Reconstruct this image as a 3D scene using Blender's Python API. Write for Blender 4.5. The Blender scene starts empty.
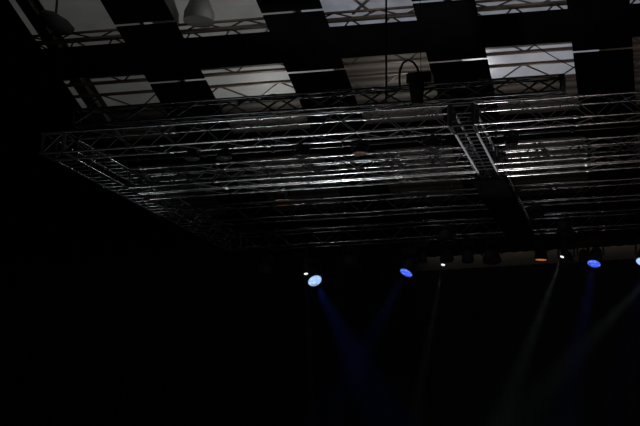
import bpy, math, random
from mathutils import Vector, Matrix
random.seed(7)
sc = bpy.context.scene
COL = sc.collection
V = Vector

# ------------------------------------------------------------------ camera
FPX, PPX, PPY = 1050.0, 560.0, 213.0
def _axes(vx=655, vy=475, s=-.062):
    a, b = vx-PPX, vy-PPY
    dy = V((a, b, FPX)).normalized()
    dx = V((1, s, -(a+b*s)/FPX)).normalized()
    dz = dx.cross(dy)
    if dz.y > 0: dz = -dz
    return dx, dy, dz
DX, DY, DZ = _axes()
CAM = V((0, 0, 1.6))
cd = bpy.data.cameras.new('camera'); cam = bpy.data.objects.new('camera', cd); COL.objects.link(cam)
right = V((DX.x, DY.x, DZ.x)); down = V((DX.y, DY.y, DZ.y)); fwd = V((DX.z, DY.z, DZ.z))
rot = Matrix((right, -down, -fwd)).transposed()
cam.matrix_world = Matrix.Translation(CAM) @ rot.to_4x4()
cd.sensor_width = 36; cd.lens = FPX/640*36; cd.shift_x = -(PPX-320)/640; cd.clip_end = 200
sc.camera = cam
def ray(px, py):
    r = V((px-PPX, py-PPY, FPX)); return V((r.dot(DX), r.dot(DY), r.dot(DZ)))
def at_y(px, py, Y):                      # the point of the vertical plane Y seen at a pixel
    d = ray(px, py); return CAM + d*(Y/d.y)
SL, ZC = .419, 13.8                       # the black roof lining slopes down to the back
def zc(y, off=0): return ZC+off-SL*(y-19.2)
def at_roof(px, py, off=0):
    d = ray(px, py); return CAM + d*((ZC+off-CAM.z+SL*19.2)/(d.z+SL*d.y))

# ------------------------------------------------------------------ materials
def mat(name, col, rough=.6, metal=0, emit=None, strength=0, spec=.5):
    m = bpy.data.materials.new(name); m.use_nodes = True
    b = m.node_tree.nodes['Principled BSDF']
    b.inputs['Base Color'].default_value = (*col, 1); b.inputs['Roughness'].default_value = rough
    b.inputs['Metallic'].default_value = metal; b.inputs['Specular IOR Level'].default_value = spec
    if emit:
        b.inputs['Emission Color'].default_value = (*emit, 1); b.inputs['Emission Strength'].default_value = strength
    return m
def noisy(m, scale, c0, c1, lo=.35, hi=.65, stretch=(1, 1, 1)):
    nt = m.node_tree; n = nt.nodes; b = n['Principled BSDF']
    tc = n.new('ShaderNodeTexCoord'); mp = n.new('ShaderNodeMapping'); mp.inputs['Scale'].default_value = stretch
    t = n.new('ShaderNodeTexNoise'); t.inputs['Scale'].default_value = scale; t.inputs['Detail'].default_value = 4
    r = n.new('ShaderNodeValToRGB')
    r.color_ramp.elements[0].position = lo; r.color_ramp.elements[0].color = (*c0, 1)
    r.color_ramp.elements[1].position = hi; r.color_ramp.elements[1].color = (*c1, 1)
    nt.links.new(tc.outputs['Object'], mp.inputs[0]); nt.links.new(mp.outputs[0], t.inputs[0])
    nt.links.new(t.outputs[0], r.inputs[0]); nt.links.new(r.outputs[0], b.inputs['Base Color'])
    return m
M = {}
M['alu'] = noisy(mat('brushed_aluminium', (.55, .55, .56), .25, 1), 3, (.42, .42, .43), (.62, .62, .63))
M['brace'] = mat('aluminium_brace', (.075, .075, .08), .6, .2, spec=.25)
M['greybrace'] = mat('dull_aluminium', (.035, .035, .036), .6, .2, spec=.25)
M['spine'] = mat('reflection_pale_aluminium', (.66, .70, .76), .5, .1)  # pale diffuse tone stands in for light reflected along the spine chords
M['blacksteel'] = mat('black_steel', (.012, .012, .013), .45, .3)
M['glint'] = mat('worn_black_chord', (.05, .05, .052), .22, 1)
M['black'] = mat('black_housing', (.006, .006, .007), .6, spec=.25)
M['rubber'] = mat('black_rubber', (.006, .006, .006), .8, spec=.1)
M['lining'] = noisy(mat('black_roof_lining', (.004, .004, .004), .95, spec=.05), 2, (.003, .003, .003), (.005, .005, .005))
M['cloth'] = noisy(mat('black_stage_cloth', (.004, .004, .004), 1, spec=.0), 1.5, (.003, .003, .003), (.005, .005, .005))
M['wall'] = noisy(mat('brown_painted_wall', (.11, .09, .072), .9, spec=.1), 1.2, (.10, .084, .068), (.125, .104, .084))
M['dark'] = noisy(mat('dark_hall_wall', (.01, .01, .01), .95, spec=.05), 1, (.008, .008, .008), (.012, .012, .012))
M['stagefloor'] = noisy(mat('black_stage_floor', (.015, .015, .015), .6), 2, (.01, .01, .01), (.02, .02, .02))
M['brownsteel'] = noisy(mat('brown_painted_steel', (.22, .16, .12), .6), 2, (.19, .135, .10), (.26, .19, .145))
M['greysteel'] = mat('grey_roof_steel', (.14, .13, .12), .6)
M['duct'] = mat('dull_duct_metal', (.10, .10, .095), .6)
M['pipe'] = mat('pale_pipe', (.30, .30, .29), .5)
M['shade'] = mat('grey_shade', (.3, .3, .29), .7)
# boards: planks running along the hall's width
b = mat('roof_boards', (.2, .16, .13), .85, spec=.1)
nt = b.node_tree; n = nt.nodes
tc = n.new('ShaderNodeTexCoord'); mp = n.new('ShaderNodeMapping'); mp.inputs['Scale'].default_value = (.12, 1, 1)
w = n.new('ShaderNodeTexWave'); w.bands_direction = 'Y'; w.inputs['Scale'].default_value = 1.15; w.inputs['Distortion'].default_value = 1.6
w.inputs['Detail'].default_value = 3
r = n.new('ShaderNodeValToRGB'); r.color_ramp.elements[0].color = (.10, .088, .078, 1); r.color_ramp.elements[1].color = (.27, .245, .22, 1)
nt.links.new(tc.outputs['Object'], mp.inputs[0]); nt.links.new(mp.outputs[0], w.inputs[0]); nt.links.new(w.outputs[0], r.inputs[0])
nt.links.new(r.outputs[0], n['Principled BSDF'].inputs['Base Color'])
M['boards'] = b
def pane_mat(name, col, s, spots=.25):     # translucent roof glazing with daylight behind it, weather stains in it
    m = mat(name, (.4, .4, .4), .7, emit=col, strength=s, spec=.1)
    nt = m.node_tree; n = nt.nodes
    tc = n.new('ShaderNodeTexCoord'); t = n.new('ShaderNodeTexNoise'); t.inputs['Scale'].default_value = 1.6; t.inputs['Detail'].default_value = 2
    r = n.new('ShaderNodeMapRange'); r.inputs['From Min'].default_value = .3; r.inputs['From Max'].default_value = .7
    r.inputs['To Min'].default_value = s*(1-spots); r.inputs['To Max'].default_value = s*(1+spots)
    nt.links.new(tc.outputs['Object'], t.inputs[0]); nt.links.new(t.outputs[0], r.inputs[0])
    nt.links.new(r.outputs[0], n['Principled BSDF'].inputs['Emission Strength'])
    return m

# ------------------------------------------------------------------ mesh builder
class MB:
    def __init__(s): s.v = []; s.f = []; s.sm = []; s.cap = []
    def _add(s, vs, fs, smooth=False):
        o = len(s.v); s.v += [tuple(p) for p in vs]
        for f in fs: s.f.append([o+i for i in f]); s.sm.append(smooth)
    def box(s, lo, hi):
        x0, y0, z0 = lo; x1, y1, z1 = hi
        s.hexa([(x0, y0, z0), (x1, y0, z0), (x1, y1, z0), (x0, y1, z0), (x0, y0, z1), (x1, y0, z1), (x1, y1, z1), (x0, y1, z1)])
    def hexa(s, p): s._add(p, [(3, 2, 1, 0), (4, 5, 6, 7), (0, 1, 5, 4), (1, 2, 6, 5), (2, 3, 7, 6), (3, 0, 4, 7)])
    def frame(s, d):
        d = V(d).normalized(); u = d.cross(V((0, 0, 1)))
        if u.length < 1e-3: u = V((1, 0, 0))
        u.normalize(); return d, u, u.cross(d).normalized()
    def tube(s, p, q, r, n=10, r2=None):
        s.path([p, q], [r, r if r2 is None else r2], n)
    def path(s, pts, rad, n=8):
        if not isinstance(rad, (list, tuple)): rad = [rad]*len(pts)
        pts = [V(p) for p in pts]; rings = []; vs = []
        d0, u, w = s.frame(pts[1]-pts[0])
        for i, p in enumerate(pts):
            d = (pts[min(i+1, len(pts)-1)]-pts[max(i-1, 0)]).normalized()
            u = (u-d*u.dot(d)).normalized(); w = d.cross(u)
            vs += [p+(u*math.cos(2*math.pi*k/n)+w*math.sin(2*math.pi*k/n))*rad[i] for k in range(n)]
        fs = []
        for i in range(len(pts)-1):
            for k in range(n):
                a, b2 = i*n+k, i*n+(k+1) % n
                fs.append((a, b2, b2+n, a+n))
        s._add(vs, fs, True); s.cap += [tuple(range(len(s.v)-len(vs), len(s.v)-len(vs)+n))[::-1], tuple(range(len(s.v)-n, len(s.v)))]
    def lathe(s, c, axis, prof, n=24, caps=True):    # prof: (distance along axis, radius)
        s.path([V(c)+V(axis).normalized()*t for t, _ in prof], [r for _, r in prof], n)
    def bar(s, p, q, w, h):                # rectangular bar
        d, u, t = s.frame(V(q)-V(p)); p = V(p); q = V(q); a = u*w/2; b2 = t*h/2
        s.hexa([p-a-b2, q-a-b2, q+a-b2, p+a-b2, p-a+b2, q-a+b2, q+a+b2, p+a+b2])
    def build(s, name, m, parent=None):
        for f in s.cap: s.f.append(list(f)); s.sm.append(False)
        me = bpy.data.meshes.new(name); o0 = V((0, 0, 0))
        if parent is not None: o0 = parent_loc(parent)
        elif s.v:
            lo = [min(v[i] for v in s.v) for i in range(3)]; hi = [max(v[i] for v in s.v) for i in range(3)]
            o0 = V(((lo[0]+hi[0])/2, (lo[1]+hi[1])/2, lo[2]))
        me.from_pydata([tuple(V(v)-o0) for v in s.v], [], s.f)
        me.polygons.foreach_set('use_smooth', s.sm); me.update()
        import bmesh
        bm = bmesh.new(); bm.from_mesh(me); bmesh.ops.recalc_face_normals(bm, faces=bm.faces); bm.to_mesh(me); bm.free()
        me.materials.append(m)
        if s.cap:                       # keep the round walls' normals free of the end caps
            ce = set()
            for f in s.cap:
                for i in range(len(f)): a_, b_ = f[i], f[(i+1) % len(f)]; ce.add((min(a_, b_), max(a_, b_)))
            for e_ in me.edges:
                if tuple(sorted(e_.vertices)) in ce: e_.use_edge_sharp = True
        o = bpy.data.objects.new(name, me); COL.objects.link(o)
        if parent is not None: o.parent = parent
        else: o.location = o0
        return o
def parent_loc(p):
    l = V(p.location)
    while p.parent: p = p.parent; l = l+V(p.location)
    return l
def tag(o, label, cat, group=None, kind=None):
    o['label'] = label; o['category'] = cat
    if group: o['group'] = group
    if kind: o['kind'] = kind
    return o
def thing(name, loc, label, cat, group=None):
    o = bpy.data.objects.new(name, None); o.empty_display_size = .2; COL.objects.link(o); o.location = loc
    return tag(o, label, cat, group)
def struct(name, mb, m):
    o = mb.build(name, m); o['kind'] = 'structure'; return o

# ------------------------------------------------------------------ the hall
XL, XR, YB = -21.0, 9.0, 31.0
mb = MB(); mb.box((XL, -3, -.2), (XR, YB, 0)); struct('floor', mb, M['stagefloor'])
mb = MB(); mb.box((XL, YB, 0), (XR, YB+.2, zc(YB)+1.2)); struct('wall_back', mb, M['wall'])
mb = MB(); mb.box((XL-.2, -3, 0), (XL, YB, 22)); struct('wall_left', mb, M['dark'])
mb = MB(); mb.box((XR, -3, 0), (XR+.2, YB, 22)); struct('wall_right', mb, M['dark'])
PITCH, OX0, OW = 3.6, -14.3, 2.13
cols = [(OX0+PITCH*i, OX0+PITCH*i+OW) for i in range(6)]
rows = [(20.48, 22.77), (23.72, 26.01), (26.96, 29.25)]
def slab(mb, x0, x1, y0, y1, o0, o1):
    mb.hexa([(x0, y0, zc(y0, o0)), (x1, y0, zc(y0, o0)), (x1, y1, zc(y1, o0)), (x0, y1, zc(y1, o0)),
             (x0, y0, zc(y0, o1)), (x1, y0, zc(y0, o1)), (x1, y1, zc(y1, o1)), (x0, y1, zc(y1, o1))])
mb = MB(); TK = .025
ys = [-3]+[v for r_ in rows for v in r_]+[YB]
for i in range(0, len(ys), 2): slab(mb, XL, XR, ys[i], ys[i+1], 0, TK)
xs = [XL]+[v for c in cols for v in c]
xs = [(xs[i], xs[i+1]) for i in range(0, len(xs)-1, 2)]+[(cols[-1][1], XR)]
slits = [at_roof(300, 11.8).y, at_roof(316, 71.5).y]      # the lining is laid in lengths with a narrow open joint
for ri, (y0, y1) in enumerate(rows):
    for xi, (x0, x1) in enumerate(xs):
        if ri < 2 and 0 < xi < 5:
            ym = slits[ri]
            slab(mb, x0, x1, y0, ym-.04, 0, TK); slab(mb, x0, x1, ym+.04, y1, 0, TK)
        else: slab(mb, x0, x1, y0, y1, 0, TK)
struct('ceiling', mb, M['lining'])
mb = MB(); slab(mb, XL, XR, 17, YB, 1.45, 1.6); struct('ceiling_roof', mb, M['boards'])

# roof glazing
def skylight(px0, px1, py, y0, y1, col, s, label, spots=.25):
    x0 = at_roof(px0, py, 1.4).x; x1 = at_roof(px1, py, 1.4).x
    t = thing('skylight_panel', ((x0+x1)/2, (y0+y1)/2, zc((y0+y1)/2, 1.4)), label, 'skylight', 'skylight panels in the roof')
    m = pane_mat('glazing', col, s, spots)
    p = MB(); slab(p, x0, x1, y0, y1, 1.40, 1.44); p.build('glass', m, t)
    f = MB()
    for a, b2, c, d in ((x0-.06, x0, y0, y1), (x1, x1+.06, y0, y1), (x0-.06, x1+.06, y0-.06, y0), (x0-.06, x1+.06, y1, y1+.06)):
        slab(f, a, b2, c, d, 1.38, 1.45)
    f.build('frame', M['greysteel'], t)
G = (1, 1, .96); BL = (.86, .93, 1.08)
ya = 21.2
skylight(-30, 138, 20, ya, 25.1, G, .034, 'dim grey skylight panel at the far left, top row, behind a duct', .12)
skylight(142, 297, 20, ya, 25.1, G, .075, 'grey skylight panel in the top row with a bell-shaped shade before it', .12)
skylight(301, 446, 10, ya, 25.1, BL, .15, 'pale bluish skylight panel in the top row behind an X brace', .3)
skylight(454, 598, 8, ya, 25.1, BL, .16, 'bluish white skylight panel in the top row, second from the right edge', .2)
skylight(612, 720, 5, ya, 25.1, BL, .12, 'bluish skylight panel cut by the top right corner of the frame', .2)
yb = at_roof(250, 96, 1.4).y; yd = at_roof(530, 77, 1.4).y
skylight(50, 181, 85, 25.4, yb, G, .030, 'dim grey skylight panel at the far left, second row', .15)
skylight(185, 338, 80, 25.4, yb, G, .085, 'evenly grey skylight panel, second row, above the end of the black truss', .1)
skylight(462, 600, 60, 25.4, yd, BL, .15, 'brightest bluish skylight panel, second row, brown chords across it', .15)

# lattice girders of the roof, between the lining and the boards
def yroof(py, off=.5, px=230): return at_roof(px, py, off).y
def girder(label, chords, zig, m, mz):
    yy = [c[0] for c in chords]
    t = thing('lattice_girder', (-6, yy[0], zc(yy[0], .5)), label, 'girder', 'lattice girders above the lining')
    for y, w, h in chords:
        c = MB(); c.bar((-16.5, y, zc(y, .5)), (4.5, y, zc(y, .5)), w, h); c.build('chord', m, t)
    for y0, y1, p, ph in zig:
        z = MB(); x = -16.4+ph; k = 0
        while x+p < 4.4:
            a, b2 = (y0, y1) if k % 2 else (y1, y0)
            z.tube((x, a, zc(a, .5)), (x+p, b2, zc(b2, .5)), .022, 6); x += p; k += 1
        z.build('bracing', mz, t)
y1_, y2_, y3_ = yroof(21), yroof(28.5), yroof(46)
girder('deep brown lattice girder across the top row of skylights', [(y1_, .05, .05), (y2_, .16, .06), (y3_, .08, .08)],
       [(y1_, y2_, .55, 0), (y2_, y3_, .5, .2)], M['brownsteel'], M['greysteel'])
y4_, y5_ = yroof(56), yroof(73.5)
girder('brown lattice girder across the upper edge of the second row of skylights', [(y4_, .08, .08), (y5_, .1, .06)], [(y4_, y5_, .75, .3)], M['brownsteel'], M['greysteel'])
y6_, y7_ = yroof(85.5), yroof(102)
girder('brown lattice girder low across the second row, just above the black truss', [(y6_, .08, .06), (y7_, .08, .08)], [(y6_, y7_, .8, .1)], M['brownsteel'], M['greysteel'])
# steel beam running up the roof slope at far left
p = at_roof(32, 20, .75); q = at_roof(92, 92, .75); xb = (p.x+q.x)/2
mb = MB()
for dx, w, o0, o1 in ((0, .30, .62, .66), (0, .05, .66, .98), (0, .30, .98, 1.02)): slab(mb, xb+dx-w/2, xb+dx+w/2, 18, 30.5, o0, o1)
tag(mb.build('roof_beam', M['duct']), 'dark steel beam running down the roof slope behind the far left openings', 'beam')
# duct (far left opening), bell shade, braces and post (third opening)
c = at_roof(53, 21, .55); q = at_roof(66, 28, .55)
t = thing('ventilation_duct', c, 'dark angular ventilation duct in the far left opening of the top row', 'duct')
mb = MB(); d = (q-c).normalized(); mb.lathe(c, d, [(-.33, .08), (-.28, .16), (-.1, .22), (.25, .2), (.5, .1)], 8); mb.build('body', M['duct'], t)
mb = MB(); mb.tube(c+V((0, .1, .1)), c+V((0, .1, .6)), .03, 8); mb.build('hanger', M['duct'], t)
for px, lab, sz in ((199, 'grey bell-shaped lamp shade hanging in the second opening of the top row', 1.0), (165, 'dark lamp shade half hidden at the left edge of the second opening', .9)):
    c = at_roof(px, 17, .45)
    t = thing('pendant_lamp', c, lab, 'lamp', 'pendant lamps in the roof space')
    mb = MB(); mb.lathe(c, (0, 0, 1), [(-.12, .36*sz), (.1, .35*sz), (.3, .27*sz), (.5, .2*sz), (.7, .16*sz)], 20); mb.build('lamp_shade', M['shade'], t)
    mb = MB(); mb.tube(c+V((0, 0, .68)), c+V((0, 0, .95)), .03, 8); mb.build('stem', M['duct'], t)
mb = MB()
p0 = at_roof(350, -4, .6); p1 = at_roof(372, 13, .6); p2 = at_roof(371, -4, .6); p3 = at_roof(352, 13, .6)
mb.bar(p0, p1, .05, .05); mb.bar(p2+V((0, .05, 0)), p3+V((0, .05, 0)), .05, .05)
tag(mb.build('cross_brace', M['greysteel']), 'crossed steel brace in the third opening of the top row', 'brace')
mb = MB(); p0 = at_roof(533, 44, .25); p1 = at_roof(577, 69, .25)
mb.path([p0, (p0*2+p1)/3+V((0, 0, -.03)), (p0+p1*2)/3+V((0, 0, -.03)), p1], .012, 6)
tag(mb.build('cable', M['rubber']), 'thin black cable slanting across the brightest skylight panel', 'cable')

# ------------------------------------------------------------------ the truss rig
ZB, TH, TW = 8.28, .47, .50
def box_truss(p, q, w, h, label, cat='truss', name='box_truss', group='aluminium box trusses', ma=None, mz=None, pitch=.47, rc=.025, rz=.0115, ph=0, xb=False, ladder=False, mr=None):
    """p,q: bottom centre line ends (horizontal)"""
    ma = ma or M['alu']; mz = mz or M['brace']
    p = V(p); q = V(q); d = (q-p).normalized(); L = (q-p).length; u = V((0, 0, 1)).cross(d).normalized()
    t = thing(name, (p+q)/2, label, cat, group)
    off = [u*(-w/2+rc)+V((0, 0, rc)), u*(w/2-rc)+V((0, 0, rc)), u*(w/2-rc)+V((0, 0, h-rc)), u*(-w/2+rc)+V((0, 0, h-rc))]
    for o in off:
        c = MB(); c.tube(p+o, q+o, rc, 12)
        k = 2.0
        while k < L-.5:                                   # conical couplers where the sections meet
            c.lathe(p+o+d*k, d, [(-.07, rc*1.02), (-.05, rc*1.35), (.05, rc*1.35), (.07, rc*1.02)], 10); k += 2.0
        c.build('chord', ma, t)
    n = max(2, round(L/pitch)); st = L/n
    for fi in range(4):
        a, b2 = off[fi], off[(fi+1) % 4]; z = MB()
        for k in range(n):
            s0, s1 = (a, b2) if (k+(0 if xb else fi//2)) % 2 else (b2, a)
            if ladder and fi in (0, 2):
                for h2 in (.0, .5):
                    rg = MB(); rg.tube(p+a+d*((k+h2)*st), p+b2+d*((k+h2)*st), rz*1.2, 8); rg.build('rung', mr or ma, t)
                continue
            z.tube(p+s0+d*(k*st), p+s1+d*((k+1)*st), rz, 6)
        if z.v: z.build('bracing', mz, t)
    for e in (p+d*.02, q-d*.02):
        g = MB()
        for fi in range(4): g.tube(e+off[fi], e+off[(fi+1) % 4], rc*.8, 8)
        g.build('end_frame', mz, t)
    return t
def corner_block(x0, y0, label):
    t = thing('corner_block', (x0+.25, y0+.25, ZB), label, 'truss block', 'corner blocks of the rig')
    e = MB(); r = .028
    X = (x0+r, x0+.48-r); Y = (y0+r, y0+TW-r); Zz = (ZB+r, ZB+TH-r)
    for y in Y:
        for z in Zz: e.tube((X[0]-r, y, z), (X[1]+r, y, z), r, 10)
    for x in X:
        for z in Zz: e.tube((x, Y[0]-r, z), (x, Y[1]+r, z), r, 10)
        for y in Y: e.tube((x, y, ZB), (x, y, ZB+TH), r, 10)
    e.build('edges', M['greybrace'], t)
    g = MB()
    for y in Y: g.tube((X[0], y, Zz[0]), (X[1], y, Zz[1]), .014, 8)
    for x in X: g.tube((x, Y[0], Zz[1]), (x, Y[1], Zz[0]), .014, 8)
    g.build('bracing', M['brace'], t)
    for z in Zz:
        for x in X:
            for y in Y:
                bl = MB(); bl.box((x-.035, y-.035, z-.028), (x+.035, y+.035, z+.028)); bl.build('coupler', M['greybrace'], t)
XLL, XLR, XML, XMR, XE = -11.79, -11.31, -3.54, -3.06, 2.6
YF = 19.0; YT = [21.65, 22.21, 25.05, 28.14]
box_truss((XLR, YF+.25, ZB), (XML, YF+.25, ZB), TW, TH, 'front aluminium box truss of the rig, long run left of the centre spine', pitch=.465)
box_truss((XMR, YF+.25, ZB), (XE, YF+.25, ZB), TW, TH, 'front aluminium box truss of the rig, run right of the centre spine', pitch=.465)
names = ['second', 'third', 'fourth', 'rearmost']
for y, nm in zip(YT, names):
    box_truss((XLR+.01, y+.25, ZB), (XML-.01, y+.25, ZB), TW, TH, f'{nm} aluminium box truss back from the front, left of the centre spine')
    box_truss((XMR+.01, y+.25, ZB), (XE, y+.25, ZB), TW, TH, f'{nm} aluminium box truss back from the front, right of the centre spine')
box_truss(((XLL+XLR)/2, YF+TW, ZB), ((XLL+XLR)/2, 28.64, ZB), .48, TH, 'side box truss closing the left end of the rig and running to the back', pitch=.5, ladder=True)
box_truss(((XML+XMR)/2, YF+TW, ZB), ((XML+XMR)/2, 28.64, ZB), .48, TH, 'centre spine box truss with chords paled as if lit, running from front to back', ma=M['spine'], pitch=.5, ladder=True, mr=M['brace'])
corner_block(XLL, YF, 'aluminium corner block at the front left corner of the rig')
corner_block(XML, YF, 'aluminium block joining the centre spine to the front truss')
# black support truss above the front truss
xr = at_y(565, 74, 18.6).x; xl = at_y(76, 107, 18.6).x
zt0 = 8.635
box_truss((xl, 18.62, zt0), (xr, 18.62, zt0), .27, .37, 'black lattice support truss with X bracing hung above the front truss', name='support_truss', group=None,
          ma=M['glint'], mz=M['blacksteel'], pitch=.5, rc=.026, rz=.02, xb=True)
# front pipe that carries lanterns below the front truss
def bar_pipe(y, z, x0, x1, label, hang):
    t = thing('lighting_bar', ((x0+x1)/2, y, z), label, 'lighting bar', 'lighting bars under the trusses')
    c = MB(); c.tube((x0, y, z), (x1, y, z), .02, 10); c.build('pipe', M['glint'], t)
    for x in hang:
        k = MB(); k.tube((x, y, z), (x, y, ZB+.01), .012, 8); k.box((x-.03, y-.035, z-.03), (x+.03, y+.035, z+.03)); k.build('drop_arm', M['blacksteel'], t)
bar_pipe(19.475, 8.19, -10.3, -3.7, 'dark lighting bar slung under the front truss left of the spine', [-10, -8.6, -7.2, -5.8, -4.2])
bar_pipe(19.475, 8.19, -3.0, 2.4, 'dark lighting bar slung under the front truss right of the spine', [-2.7, -1.2, .4, 1.9])
bar_pipe(22.7, 8.06, -10.9, -3.8, 'dark lighting bar slung under the third truss left of the spine', [-10.3, -8.9, -7.2, -5.4, -4.2])
bar_pipe(25.525, 8.1, -10.9, -3.8, 'dark lighting bar slung under the fourth truss left of the spine', [-10.3, -8.7, -7.0, -5.4, -4.2])
bar_pipe(25.525, 8.1, -2.7, 2.4, 'dark lighting bar slung under the fourth truss right of the spine', [-2.4, -.9, .6, 2.0])
# cable tray under the rear of the spine
t = thing('cable_tray', (-3.3, 25.3, 8.12), 'black cable tray slung under the rear half of the centre spine', 'cable tray')
mb = MB(); x0, x1 = -3.68, -2.93
mb.box((x0, 22.3, 8.12), (x1, 28.9, 8.135)); mb.box((x0, 22.3, 8.135), (x0+.015, 28.9, 8.21)); mb.box((x1-.015, 22.3, 8.135), (x1, 28.9, 8.21)); mb.build('tray', M['cloth'], t)
for i in range(4):
    mb = MB(); mb.path([(x0+.13+i*.15+.02*math.sin(k*1.7+i), 22.4+k*.65, 8.16) for k in range(10)], .025, 8); mb.build('cable', M['rubber'], t)
for y in (22.75, 24.0, 26.3, 28.0):
    for x in (x0+.25, x1-.25):
        mb = MB(); mb.box((x-.015, y, 8.13), (x+.015, y+.03, ZB+.02)); mb.build('hanger', M['blacksteel'], t)

# chain hoist with cable loop, rigging chain, and hook on the support truss
c = at_y(420, 83, 18.62)
t = thing('chain_hoist', (c.x, 18.62, zt0+.40), 'black chain hoist with a looped power cable on the support truss', 'hoist')
zb = zt0+.39
mb = MB(); mb.box((c.x-.24, 18.5, zb+.02), (c.x+.24, 18.76, zb+.2)); mb.lathe((c.x-.24, 18.63, zb+.14), (1, 0, 0), [(0, .09), (.03, .13), (.45, .13), (.48, .09)], 16); mb.build('motor', M['black'], t)
mb = MB(); mb.path([(c.x, 18.34, zb+.1), (c.x, 18.33, zb-.05), (c.x, 18.34, zb-.42), (c.x, 18.34, zb-.5)], [.1, .15, .12, .09], 12); mb.build('chain_bag', M['rubber'], t)
mb = MB(); mb.tube((c.x+.02, 18.62, zb+.2), (c.x+.02, 18.62, zc(18.62)-.01), .006, 6); mb.build('chain', M['rubber'], t)
mb = MB()
pts = [(400, 90), (399.5, 78), (400, 70), (403, 63), (408, 60), (413, 62), (417, 67), (418.5, 72)]
P = [at_y(a, b2, 18.6) for a, b2 in pts]
mb.path([P[0]+V((0, 0, -.02))]+P, .022, 8); mb.build('power_cable', M['rubber'], t)
pc = at_y(386, 53, 18.6)
mb = MB(); mb.tube((pc.x, 18.62, zt0+.05), (pc.x, 18.62, zc(18.62)-.01), .02, 8)
tag(mb.build('rigging_rod', M['rubber']), 'straight black rigging rod from the roof to the support truss, left of the hoist', 'rod')
pc = at_y(561.5, 82, 18.45)
t = thing('sling_hook', (pc.x, 18.45, zt0), 'black hook hanging at the right end of the support truss', 'hook')
mb = MB(); mb.path([(pc.x, 18.45, zt0+.28), (pc.x, 18.44, zt0+.1), (pc.x-.02, 18.44, zt0+.05), (pc.x+.02, 18.44, zt0-.02), (pc.x+.05, 18.44, zt0+.03)], [.035, .04, .03, .03, .02], 8); mb.build('hook', M['blacksteel'], t)
mb = MB(); mb.box((pc.x-.05, 18.41, zt0+.2), (pc.x+.05, 18.5, zt0+.3)); mb.build('clamp', M['black'], t)

# ------------------------------------------------------------------ lanterns
def emit_mat(name, c0, c1, s, scale=9):
    m = mat(name, (.02, .02, .03), .2, emit=c0, strength=s)
    nt = m.node_tree; n = nt.nodes
    tc = n.new('ShaderNodeTexCoord'); t = n.new('ShaderNodeTexVoronoi'); t.inputs['Scale'].default_value = scale
    r = n.new('ShaderNodeValToRGB'); r.color_ramp.elements[0].color = (*c1, 1); r.color_ramp.elements[1].color = (*c0, 1)
    r.color_ramp.elements[0].position = .05; r.color_ramp.elements[1].position = .55
    nt.links.new(tc.outputs['Object'], t.inputs[0]); nt.links.new(t.outputs['Distance'], r.inputs[0]); nt.links.new(r.outputs[0], n['Principled BSDF'].inputs['Emission Color'])
    return m
M['blue'] = emit_mat('blue_lens', (.05, .10, .95), (.22, .38, 1), 1.0)
M['paleblue'] = emit_mat('pale_blue_lens', (.38, .58, 1), (.62, .9, 1), 1.0)
M['white'] = mat('white_lens', (.5, .5, .5), .3, emit=(.95, 1, 1), strength=1.1)
M['orange'] = mat('orange_lens', (.1, .03, .01), .3, emit=(.55, .17, .05), strength=.8)
M['dimorange'] = emit_mat('dim_orange_lens', (.05, .022, .006), (.002, .001, .0005), .7, 14)
M['glow'] = mat('glowing_orange_lens', (.1, .03, .01), .3, emit=(.25, .09, .03), strength=.7)
M['darklens'] = mat('unlit_lens', (.02, .02, .022), .15)
lastthing = ['']
def lantern(name, lens, aim, R, Lb, lensmat, label, cat, group, ztop, base=None, rim=None):
    """a lamp head on a yoke hung from the rig; lens centre, aim direction, lens radius, body length"""
    lens = V(lens); aim = V(aim).normalized()
    t = thing(name, lens, label, cat, group); lastthing[0] = t.name
    piv = lens-aim*Lb*.55
    b_ = MB(); b_.lathe(lens-aim*.012, -aim, [(0, R*1.12), (.02, R*1.16), (Lb*.3, R*1.1), (Lb*.55, R*1.0), (Lb*.85, R*.8), (Lb, R*.45)], 24); b_.build('head', M['black'], t)
    l_ = MB(); l_.lathe(lens-aim*.014, aim, [(0, R), (.012, R*.97), (.02, R*.8)], 24); lo = l_.build('lens', lensmat, t)
    if rim:                                               # inner ring and a status lamp
        u = aim.cross(V((1, 0, 0))).normalized(); w = aim.cross(u)
        g = MB(); g.path([lens+aim*.012+(u*math.cos(a)+w*math.sin(a))*R*.72 for a in [rim+i*.12 for i in range(13)]], R*.045, 6); g.build('lens_bar', M['black'], lo)
    side = aim.cross(V((0, 1, 0))); side.z = 0
    side = side.normalized() if side.length > .2 else V((1, 0, 0))
    a_ = R*1.22; hz = max(R*1.12, Lb*.5+.05)
    y_ = MB()
    for s in (-1, 1): y_.bar(piv+side*s*a_, piv+side*s*a_+V((0, 0, hz)), .05, .03)
    y_.bar(piv-side*(a_+.02)+V((0, 0, hz)), piv+side*(a_+.02)+V((0, 0, hz)), .05, .03)
    y_.build('yoke', M['black'], t)
    top = piv+V((0, 0, hz))
    if base:
        bb = MB(); bb.box((top.x-base, top.y-base*.7, top.z+.01), (top.x+base, top.y+base*.7, top.z+.16)); bb.build('base', M['black'], t); top = top+V((0, 0, .15))
    c_ = MB(); c_.tube(top, (top.x, top.y, max(ztop, top.z+.04)), .02, 8); c_.box((top.x-.04, top.y-.04, max(ztop, top.z+.04)-.06), (top.x+.04, top.y+.04, max(ztop, top.z+.04))); c_.build('clamp', M['blacksteel'], t)
    return t
def spot(name, loc, target, col, watts, ang, blend=.4, size=.05):
    l = bpy.data.lights.new(name, 'SPOT'); l.energy = watts; l.color = col; l.spot_size = math.radians(ang); l.spot_blend = blend; l.shadow_soft_size = size
    o = bpy.data.objects.new(name, l); COL.objects.link(o); o.location = loc
    o.rotation_euler = (V(target)-V(loc)).to_track_quat('-Z', 'Y').to_euler(); return o
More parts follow.
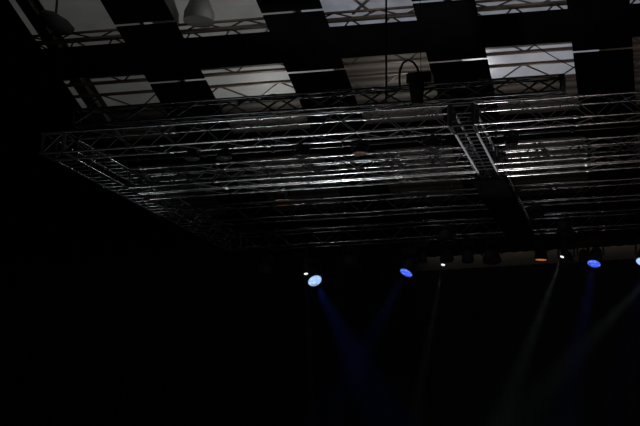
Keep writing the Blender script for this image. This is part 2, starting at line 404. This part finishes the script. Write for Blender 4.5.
def point(name, loc, col, watts, size=.05):
    l = bpy.data.lights.new(name, 'POINT'); l.energy = watts; l.color = col; l.shadow_soft_size = size
    o = bpy.data.objects.new(name, l); COL.objects.link(o); o.location = loc; return o

# blue wash heads and white beam lamps under the rearmost truss
YL = 28.2
washes = [((315, 281), (392, 430), 25.6, 'paleblue', 'palest blue wash head, leftmost lit lamp of the lower row, beam to the right', .19, 2.0),
          ((406, 273), (335, 400), 26.6, 'blue', 'deep blue tilted wash head second from left in the lower row', .18, None),
          ((594, 264), (560, 440), 26.4, 'blue', 'blue wash head near the right, beside the bare brown wall', .18, 1.0),
          ((643, 262), (610, 440), 26.0, 'paleblue', 'blue wash head cut by the right edge of the photo', .19, None)]
BEAMW = [800, 550, 600, 250]
for (px, tx, ty, m_, lab, R, rim), bw in zip(washes, BEAMW):
    l = at_y(*px, YL); tg = at_y(*tx, ty); aim = (tg-l).normalized()
    lantern('moving_head', l, aim, R, .5, M[m_], lab, 'stage light', 'moving heads under the rearmost truss', ZB+.02, base=.2, rim=rim)
    spot('blue_beam', l+aim*.05, tg, (.05, .14, 1), bw, 17, .8, .1)
beams = [((306, 274), (313, 430), 27, 'tiny white beam lamp just left of the palest blue wash head', 380, 6),
         ((443, 265), (412, 430), 27, 'small white beam lamp midway between the two left blue lamps and the spine', 800, 7),
         ((562, 257), (497, 430), 27, 'bright white beam lamp left of the right blue wash head', 1200, 10),
         ((668, 258), (505, 430), 27, 'white beam lamp off the right edge whose beam slants left', 1000, 12)]
for px, tx, ty, lab, bw, an in beams:
    l = at_y(*px, YL-(.4 if px[0] == 306 else 0)); tg = at_y(*tx, ty); aim = (tg-l).normalized()
    lantern('beam_lamp', l, aim, .055, .3, M['white'], lab, 'stage light', 'white beam lamps under the rearmost truss', ZB+.02)
    spot('white_beam', l+aim*.05, tg, (.85, 1, 1), bw, an, 1, .04)
l = at_y(541, 260, YL); lantern('par_can', l, (-.08, .1, -1), .155, .4, M['orange'], 'par can with an orange lit rim before the brown wall', 'stage light', None, ZB+.02)
# unlit heads: black silhouettes in the lower row
for px, py, R, lab in ((447, 261, .17, 'unlit black head close above the white beam lamp at left'),
                       (468, 262, .15, 'unlit black head right of the left white beam lamp, near the spine'),
                       (492, 262, .23, 'unlit black head below the rear end of the centre spine'),
                       (567, 264, .18, 'large unlit black head just right of the bright white beam lamp'),
                       (584, 262, .13, 'unlit black head tucked left of the right blue wash head'),
                       (423, 262, .1, 'small unlit black head right of the deep blue wash head'),
                       (350, 268, .2, 'unlit black head between the two left blue wash heads'),
                       (265, 276, .2, 'unlit black head left of all lit lamps in the lower row')):
    l = at_y(px, py, 28.5); lantern('moving_head', l, (.05, -.15, -1), R, .36, M['darklens'], lab, 'stage light', 'unlit heads in the lower row', ZB+.02, base=.2)
# lanterns under the front bar
for px, py, R, m_, lab in ((192, 159.5, .16, 'darklens', 'black par can under the front truss, leftmost on the bar'),
                       (224, 159, .16, 'darklens', 'black par can under the front truss, second from the left end'),
                       (301, 157, .16, 'darklens', 'black par can under the front truss, third from the left end'),
                       (360, 154, .16, 'dimorange', 'par can under the front truss with a faint orange lens'),
                       (433, 149, .16, 'darklens', 'black par can under the front truss, last before the spine'),
                       (512, 146, .13, 'darklens', 'black par can under the front truss, first right of the spine')):
    l = at_y(px, py, 19.475); lantern('par_can', l, (.03, .02, -1), R*.82, .17, M[m_], lab, 'stage light', 'par cans on the front bars', 8.17)
l = at_y(282, 201, 25.525); lantern('par_can', l, (-.05, .08, -1), .15, .25, M['glow'], 'par can with a small orange glow under the fourth truss, left half', 'stage light', None, 8.1)
for px, py, y, R, lab in ((536, 216, 25.525, .17, 'black par can under the fourth truss just right of the spine'),
                          (565, 234, 27.65, .2, 'black flood lamp under the rearmost truss, above the white beam lamp at right'),
                          (446, 243, 27.65, .22, 'black flood lamp under the rearmost truss, left of the spine')):
    l = at_y(px, py, y); lantern('par_can', l, (0, -.1, -1), R, .35, M['darklens'], lab, 'stage light', 'black lanterns under the rear trusses', ZB-.1)
    if y > 27:
        a_ = MB(); a_.box((l.x-.03, y-.03, ZB+.01), (l.x+.03, 28.17, ZB+.05)); a_.build('side_arm', M['blacksteel'], COL.objects[lastthing[0]])

# stage drapes
def curtain(name, x0, x1, y, z0, z1, label, fold=.05, per=.35):
    mb = MB(); n_ = int((x1-x0)/(per/6)); vs = []; fs = []
    for i in range(n_+1):
        x = x0+(x1-x0)*i/n_; d = fold*math.sin(2*math.pi*x/per)
        vs += [(x, y+d, z0), (x, y+d, z1), (x, y+d+.02, z1), (x, y+d+.02, z0)]
    for i in range(n_):
        a = i*4
        for k in range(4): fs.append((a+k, a+(k+1) % 4, a+4+(k+1) % 4, a+4+k))
    fs += [(0, 1, 2, 3), (n_*4+3, n_*4+2, n_*4+1, n_*4)]
    mb._add(vs, fs, True)
    return tag(mb.build(name, M['cloth']), label, 'curtain')
curtain('backdrop_curtain', -20.8, 8.8, 30.7, 0.01, 7.86, 'full-width black backdrop curtain at the rear of the stage')
curtain('border_curtain', -20.8, -6.95, 30.45, 7.5, 8.9, 'short black border curtain hiding the back wall at left')

curtain('valance_curtain', -6.9, 8.8, 30.4, at_y(530, 251, 30.4).z, 9.0, 'shallow black valance along the top of the bare brown wall at right')

# haze over the stage
mb = MB(); mb.box((-20.5, 24.4, .0), (8.5, 30.3, 7.7)); hz = mb.build('haze', bpy.data.materials.new('haze'))
tag(hz, 'thin stage haze that shows the light beams', 'haze', kind='stuff')
m = hz.data.materials[0]; m.use_nodes = True; nt = m.node_tree; nt.nodes.clear()
o_ = nt.nodes.new('ShaderNodeOutputMaterial'); vs_ = nt.nodes.new('ShaderNodeVolumeScatter'); vs_.inputs['Density'].default_value = .006; vs_.inputs['Anisotropy'].default_value = .2
nt.links.new(vs_.outputs[0], o_.inputs['Volume'])

# ------------------------------------------------------------------ light
spot('added_tube_fill', (-8.7, 24.1, .6), (-7.0, 20.9, 8.4), (1, .97, .97), 900, 46, .5, .22)  # unseen spot added to put highlights on the tubes left of the spine
spot('added_tube_fill', (-3.7, 24.1, .6), (-3.0, 20.9, 8.4), (1, .94, .94), 850, 46, .5, .22)  # second unseen spot, added for the tube highlights beside the spine
spot('added_tube_fill', (2.5, 24.1, .6), (-1.0, 25.5, 8.4), (1, .62, .55), 110, 75, .8, .4)  # added warm spot, only there to tint the tubes at right
for x, y, o, e, c in ((-12.4, 22.0, .2, .5, (1, 1, 1)), (-9.6, 22.2, .2, 1.5, (1, 1, 1)), (-6.0, 22.3, .2, 2, (1, .97, .93)), (-2.4, 22.4, .2, 2, (1, .95, .9)),
                      (-12.5, 25.6, .25, .6, (1, 1, 1)), (-9.6, 25.6, .25, 20, (1, 1, .97)), (-6.0, 25.6, .25, 16, (1, .98, .96)), (-2.4, 25.7, .25, 9, (1, .92, .86)), (1.2, 25.7, .25, 6, (1, .9, .84)),
                      (-9.6, 28.4, .3, 1, (1, 1, .97)), (-6.0, 28.4, .3, 1, (1, .93, .88)), (-2.4, 28.4, .3, 1.2, (1, .85, .78)), (1.2, 28.4, .3, 2, (1, .85, .78))):
    point('added_roof_fill', (x, y, zc(y, o)), c, e, .15)  # unseen lamps added to brighten girders and boards above the lining
point('added_roof_fill', (-3.95, 25.75, zc(25.75, 1.0)), (.95, .97, 1), 12, .1)  # extra lamp added to brighten the left side of one skylight panel
l = bpy.data.lights.new('added_wall_fill', 'AREA'); l.shape = 'RECTANGLE'; l.size = 8; l.size_y = .08; l.energy = 4.5; l.color = (1, .97, .93)  # added strip light, hidden behind the valance to brighten the brown wall
o = bpy.data.objects.new('added_wall_fill', l); COL.objects.link(o); o.location = (-2.6, 30.8, 8.65)
spot('added_front_fill', (-11.5, 12.0, .8), (-8.6, 17.4, 8.4), (.95, 1, 1), 430, 52, .5, .6)  # unseen spot added to brighten the front chords at left
spot('added_front_fill', (-6.0, 12.0, .8), (-4.4, 17.4, 8.4), (1, .97, .95), 95, 52, .6, .6)  # weaker added spot for the chords left of the spine
spot('added_front_fill', (-1.6, 12.0, .8), (-1.2, 17.6, 8.4), (1, .78, .72), 170, 54, .6, .6)  # added warm spot for the chords right of the spine
spot('added_tube_fill', (-15.0, 24.1, .6), (-11.8, 22.4, 8.4), (.95, 1, 1), 120, 24, .6, .4)  # narrow unseen spot added to bring out the left side truss rungs
spot('added_spine_fill', (6.0, 12.0, 9.0), (-3.3, 21.0, 8.3), (.82, .92, 1), 330, 7, .6, .1)  # cool unseen spot added to brighten the spine chords
point('added_haze_fill', (-3.0, 26.6, 1.0), (.85, .95, 1), 30, .3)  # unseen lamp added to lift the haze low in the frame
w = bpy.data.worlds.new('world'); sc.world = w; w.use_nodes = True
w.node_tree.nodes['Background'].inputs[0].default_value = (.5, .5, .55, 1); w.node_tree.nodes['Background'].inputs[1].default_value = .002

sc.cycles.use_adaptive_sampling = False
sc.view_settings.view_transform = 'Standard'; sc.view_settings.look = 'None'; sc.view_settings.exposure = 0; sc.view_settings.gamma = 1
sc.view_settings.use_curve_mapping = False
